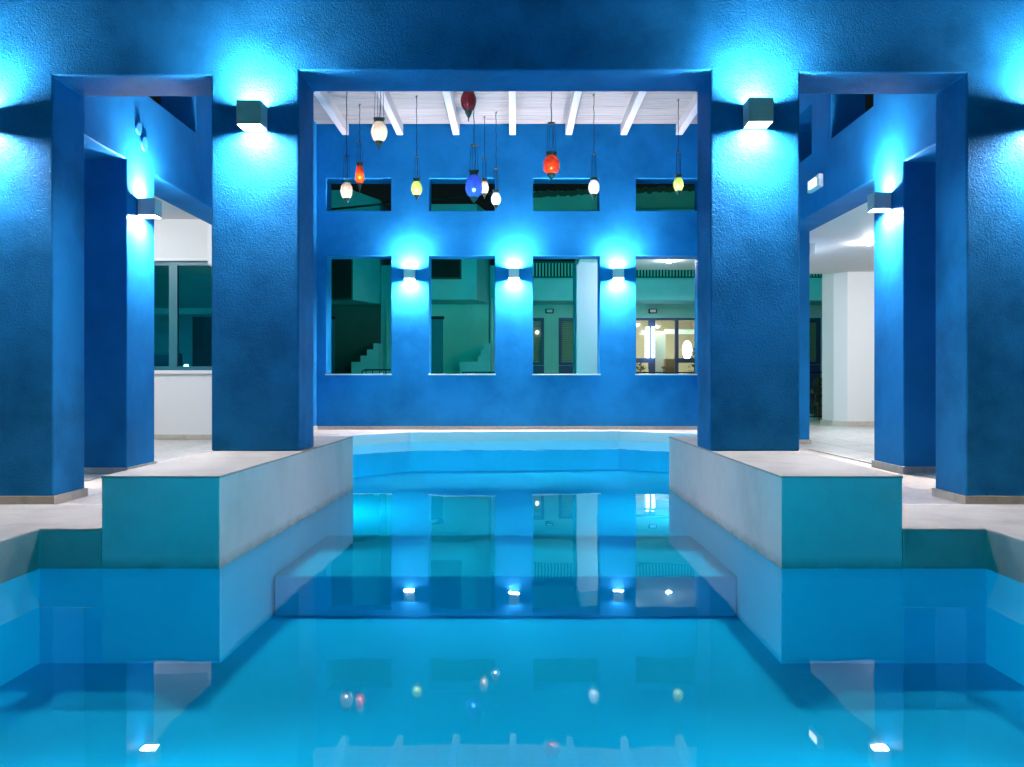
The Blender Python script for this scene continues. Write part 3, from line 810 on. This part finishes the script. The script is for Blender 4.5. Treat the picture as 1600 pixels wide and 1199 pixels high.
# band line in parapet
g = bmesh.new(); prism_xz(g, [(xL, 6.22), (X(932, 27.4), 6.40), (xR, 6.62), (xR, 6.58), (X(932, 27.4), 6.36), (xL, 6.18)], 27.42, 27.499)
obj('ledge', g, 'teal_lit_wall', t)
# balcony balustrade: slats
z0, z1 = Z(434, YF) + 0.04, Z(411, YF)
bl = obj('balustrade', (lambda g: (bx(g, xL, xR, YF + 0.05, YF + 0.12, z1, z1 + 0.05), bx(g, xL, xR, YF + 0.05, YF + 0.12, z0 - 0.038, z0 - 0.001), g)[2])(bmesh.new()), 'dark_wall', t)
g = bmesh.new(); x = xL + 0.05
while x < xR:
    bx(g, x, x + 0.045, YF + 0.06, YF + 0.11, z0, z1 - 0.001); x += 0.092
tag(obj('baluster_row', g, 'green_lit_wall', bl), kind='stuff')
for a, b, c, d in wins + [rwin]:
    g = bmesh.new(); f = 0.09
    bx(g, a, b, YR - 0.02, YR + 0.1, d - f, d); bx(g, a, b, YR - 0.02, YR + 0.1, c, c + f)
    bx(g, a, a + f, YR - 0.019, YR + 0.099, c + f, d - f); bx(g, b - f, b, YR - 0.019, YR + 0.099, c + f, d - f)
    wf = obj('window', g, 'frame_blue', t)
    obj('pane', box(a + f, b - f, YR + 0.03, YR + 0.036, c + f, d - f), 'clear_glass', wf)
    g = bmesh.new(); z = c + f
    while z < d - f - 0.03:
        bx(g, a + f, b - f, YR + 0.12, YR + 0.13, z, z + 0.05); z += 0.058
    tag(obj('blind', g, 'curtain', wf), kind='stuff')
for a, b, c, d in wins + [rwin]:
    obj('apron', box(a, b, YR - 0.012, YR - 0.002, 0.1, c - 0.01), 'frame_blue', t)
# entrance glazing
a, b, c, d = door
g = bmesh.new()
y0, y1 = YR + 0.02, YR + 0.12
bx(g, a, b, y0, y1, d - 0.07, d)
for p0, p1 in ((985, 989), (1014, 1024), (1055, 1060.5), (1086, 1090)):
    bx(g, X(p0, YR), X(p1, YR), y0 + 0.001, y1 - 0.001, c, d - 0.072)
bx(g, X(989, YR) + 0.001, X(1014, YR) - 0.001, y0 + 0.002, y1 - 0.002, Z(567, YR), Z(560, YR))
bx(g, X(1060.5, YR) + 0.001, X(1086, YR) - 0.001, y0 + 0.002, y1 - 0.002, Z(567, YR), Z(560, YR))
ef = obj('entrance', g, 'frame_blue', t)
for p0, p1 in ((989, 1014), (1024, 1055), (1060.5, 1086)):
    obj('pane', box(X(p0, YR), X(p1, YR), YR + 0.06, YR + 0.066, c, d - 0.075), 'clear_glass', ef)
for p in (1012, 1020.5):
    g = bmesh.new(); tube(g, [(X(p, 26.9), 26.88, Z(559, 26.9)), (X(p, 26.9), 26.88, Z(511, 26.9))], 0.045, 10)
    obj('tube_lamp', g, 'tube', t)
# bulkheads (off)
for p in (858.5, 1019.5):
    g = box(X(p - 6.5, YR), X(p + 6.5, YR), YR - 0.09, YR - 0.001, Z(490, YR), Z(483, YR))
    b = obj('wall_lamp', g, 'black_iron', t, bevel=0.02)
    g = box(X(p - 4.5, YR), X(p + 4.5, YR), YR - 0.11, YR - 0.0901, Z(488.7, YR), Z(484.3, YR)); obj('lens', g, 'plastic', b)
# lit lobby inside
g = bmesh.new()
x0, x1 = X(960, YR), X(1120, YR)
bx(g, x0, x1, 31, 31.1, 0.1, 3.4); bx(g, x0 - 0.1, x0, YR + 0.301, 31.1, 0.1, 3.4); bx(g, x1, x1 + 0.1, YR + 0.301, 31.1, 0.1, 3.4)
bx(g, x0 - 0.1, x1 + 0.1, YR + 0.301, 31.1, 3.401, 3.5); bx(g, x0 - 0.1, x1 + 0.1, YR + 0.301, 31.1, 0.06, 0.099)
obj('lobby', g, 'curtain', t)
obj('lobby_partition', box(X(1024, 29), X(1040, 29), 29, 29.1, 0.1, Z(518, 29)), 'metal_in', t)
obj('lobby_beam', box(X(1040, 29), X(1092, 29), 29, 29.2, Z(522, 29), Z(515, 29)), 'white_paint', t)
obj('reception_desk', box(X(1040, 28.4), X(1056, 28.4), 28.4, 28.8, 0.1, Z(561, 28.4)), 'wood', t)
g = bmesh.new(); n = 24
cx_, cz_ = X(1074, 28.6), Z(547, 28.6)
pts = [(cx_ + 0.145 * math.cos(2 * PI * k / n), cz_ + 0.30 * math.sin(2 * PI * k / n)) for k in range(n)]
prism_xz(g, pts, 28.6, 28.66); obj('glowing_mirror', g, 'tube', t)  # the mirror's brightness is put in as its own glow
g = bmesh.new()
for k in range(6): tube(g, [(X(1037 + 3 * k, 28), 28.0, 0.1), (X(1037 + 3 * k, 28), 28.0, Z(576, 28))], 0.02, 6)
bx(g, X(1035, 28), X(1054, 28), 27.9, 28.2, Z(576, 28), Z(573, 28)); obj('bench', g, 'wood', t)
obj('lobby_light', box((x0 + x1) / 2 - 0.5, (x0 + x1) / 2 + 0.5, 28.6, 29.4, 3.36, 3.39), 'room_warm', t)
g = bmesh.new(); bmesh.ops.create_icosphere(g, subdivisions=2, radius=0.05); bmesh.ops.translate(g, verts=g.verts, vec=(X(840, 26.6), 27.1, Z(519, 26.9)))
obj('window_lamp', g, 'exit_glow', t)

# iron railings
def railing(p0, p1, Y, ztop, lab, step=0.11, hh=1.0, curl=False):
    a, b = X(p0, Y), X(p1, Y)
    t = thing('iron_railing', ((a + b) / 2, Y, FL), lab, 'railing', 'black iron railings')
    g = bmesh.new(); bx(g, a, b, Y - 0.02, Y + 0.02, ztop - 0.035, ztop); obj('top_rail', g, 'black_iron', t)
    g = bmesh.new(); bx(g, a, b, Y - 0.015, Y + 0.015, ztop - hh, ztop - hh + 0.03); obj('bottom_rail', g, 'black_iron', t)
    x = a + 0.03; f = None
    while x < b:
        if f is None:
            g = bmesh.new(); bx(g, x - 0.008, x + 0.008, Y - 0.008, Y + 0.008, ztop - hh + 0.031, ztop - 0.036)
            bx(g, x - 0.02, x + 0.02, Y - 0.02, Y + 0.02, ztop - hh * .55, ztop - hh * .5)
            f = obj('baluster', g, 'black_iron', t); fx = x
        else:
            o = f.copy(); COL.objects.link(o); o.location = f.location + Vector((x - fx, 0, 0))
        x += step
    if curl:
        g = bmesh.new(); tube(g, [(a + 0.07 * math.cos(q), Y, ztop - 0.09 + 0.07 * math.sin(q)) for q in [k * 0.5 for k in range(2, 13)]], 0.014, 6)
        obj('scroll', g, 'black_iron', t)
railing(570, 612, 21.5, Z(577, 21.5), 'black iron railing with a scroll end below the first rear window', 0.16, 1.2, True)
railing(722, 800, 21.5, Z(581, 21.5), 'black iron railing low in the second rear window', 0.16, 1.2)
railing(820, 900, 21.5, Z(583, 21.5), 'black iron railing barely showing in the third rear window', 0.16, 1.2)
railing(985, 1095, 24.5, Z(581.5, 24.5), 'black iron railing in front of the glazed entrance', 0.16, 1.2)
railing(1262, 1320, 22.5, Z(581, 22.5), 'black iron railing seen beside the white column at the right', 0.26, 1.15)
struct(obj('garden_kerb', box(6.5, 9.2, 23.0, 23.4, FL, FL + 0.16), 'green_lit_wall', bevel=0.01))

# bushes
def bush(x, y, z, r, h, lab, n=420):
    t = thing('bush', (x, y, z), lab, 'bush', 'bushes by the houses')
    g = bmesh.new()
    for k in range(n):
        a = random.uniform(0, 2 * PI); q = random.random() ** 0.6; zz = random.random()
        rr = r * q * math.sqrt(max(0.05, math.sin(PI * min(1, zz * 0.85 + 0.12)))) * random.uniform(0.75, 1.1)
        p = Vector((x + rr * math.cos(a), y + rr * math.sin(a), z + 0.1 + zz * h))
        u = Vector((random.gauss(0, 1), random.gauss(0, 1), random.gauss(0, 1))).normalized(); v = u.orthogonal().normalized()
        L = random.uniform(0.035, 0.07)
        vs = [g.verts.new(p - v * L), g.verts.new(p + u * L * .35), g.verts.new(p + v * L), g.verts.new(p - u * L * .35)]
        g.faces.new(vs)
    tag(obj('foliage', g, 'leaf', t), kind='stuff')
    g = bmesh.new()
    for k in range(4): tube(g, [(x, y, z), (x + random.uniform(-.5, .5) * r, y + random.uniform(-.5, .5) * r, z + h * .7)], [0.02, 0.006], 5)
    obj('stem', g, 'wood', t)
bush(X(1280, 22.9), 22.9, FL, 0.26, 1.0, 'dark upright bush behind the railing beside the right white column', 700)
bush(X(1297, 22.9), 22.9, FL, 0.22, 0.28, 'low dark ground plant right of the upright bush behind the railing', 300)
bush(X(1000, 26), 26, 0.06, 0.28, 1.5, 'leafy bush at the left foot of the glazed entrance')
bush(X(1088, 26), 26, 0.06, 0.30, 1.9, 'leafy bush at the right foot of the glazed entrance')

# cable across the upper windows
g = bmesh.new(); pts = [(X(500, 24) + k * 0.45, 24.0, Z(329, 24) + k * 0.045) for k in range(15)]
tube(g, pts, 0.03, 6); tag(obj('overhead_cable', g, 'black_iron'), 'thick dark cable crossing behind the first upper window', 'cable')

# fill lamps added behind the viewer, never in view, greenish globes
for x, y, lab in ((-5.5, -4.5, 'left added greenish globe fill lamp on the terrace behind the viewer'), (5.2, -5.2, 'right added greenish globe fill lamp on the terrace behind the viewer')):
    t = thing('fill_lamp_post', (x, y, LEDGE), lab, 'lamp post', 'added globe fill lamps on the terrace')
    g = bmesh.new(); lathe(g, [(0.12, LEDGE), (0.12, 0.35), (0.045, 0.45), (0.035, 3.1), (0.07, 3.15)], 14, (x, y, 0)); obj('post', g, 'black_iron', t, smooth=True)
    g = bmesh.new(); bmesh.ops.create_icosphere(g, subdivisions=3, radius=0.28); bmesh.ops.translate(g, verts=g.verts, vec=(x, y, 3.42))
    obj('globe', g, 'fill_globe', t, smooth=True)
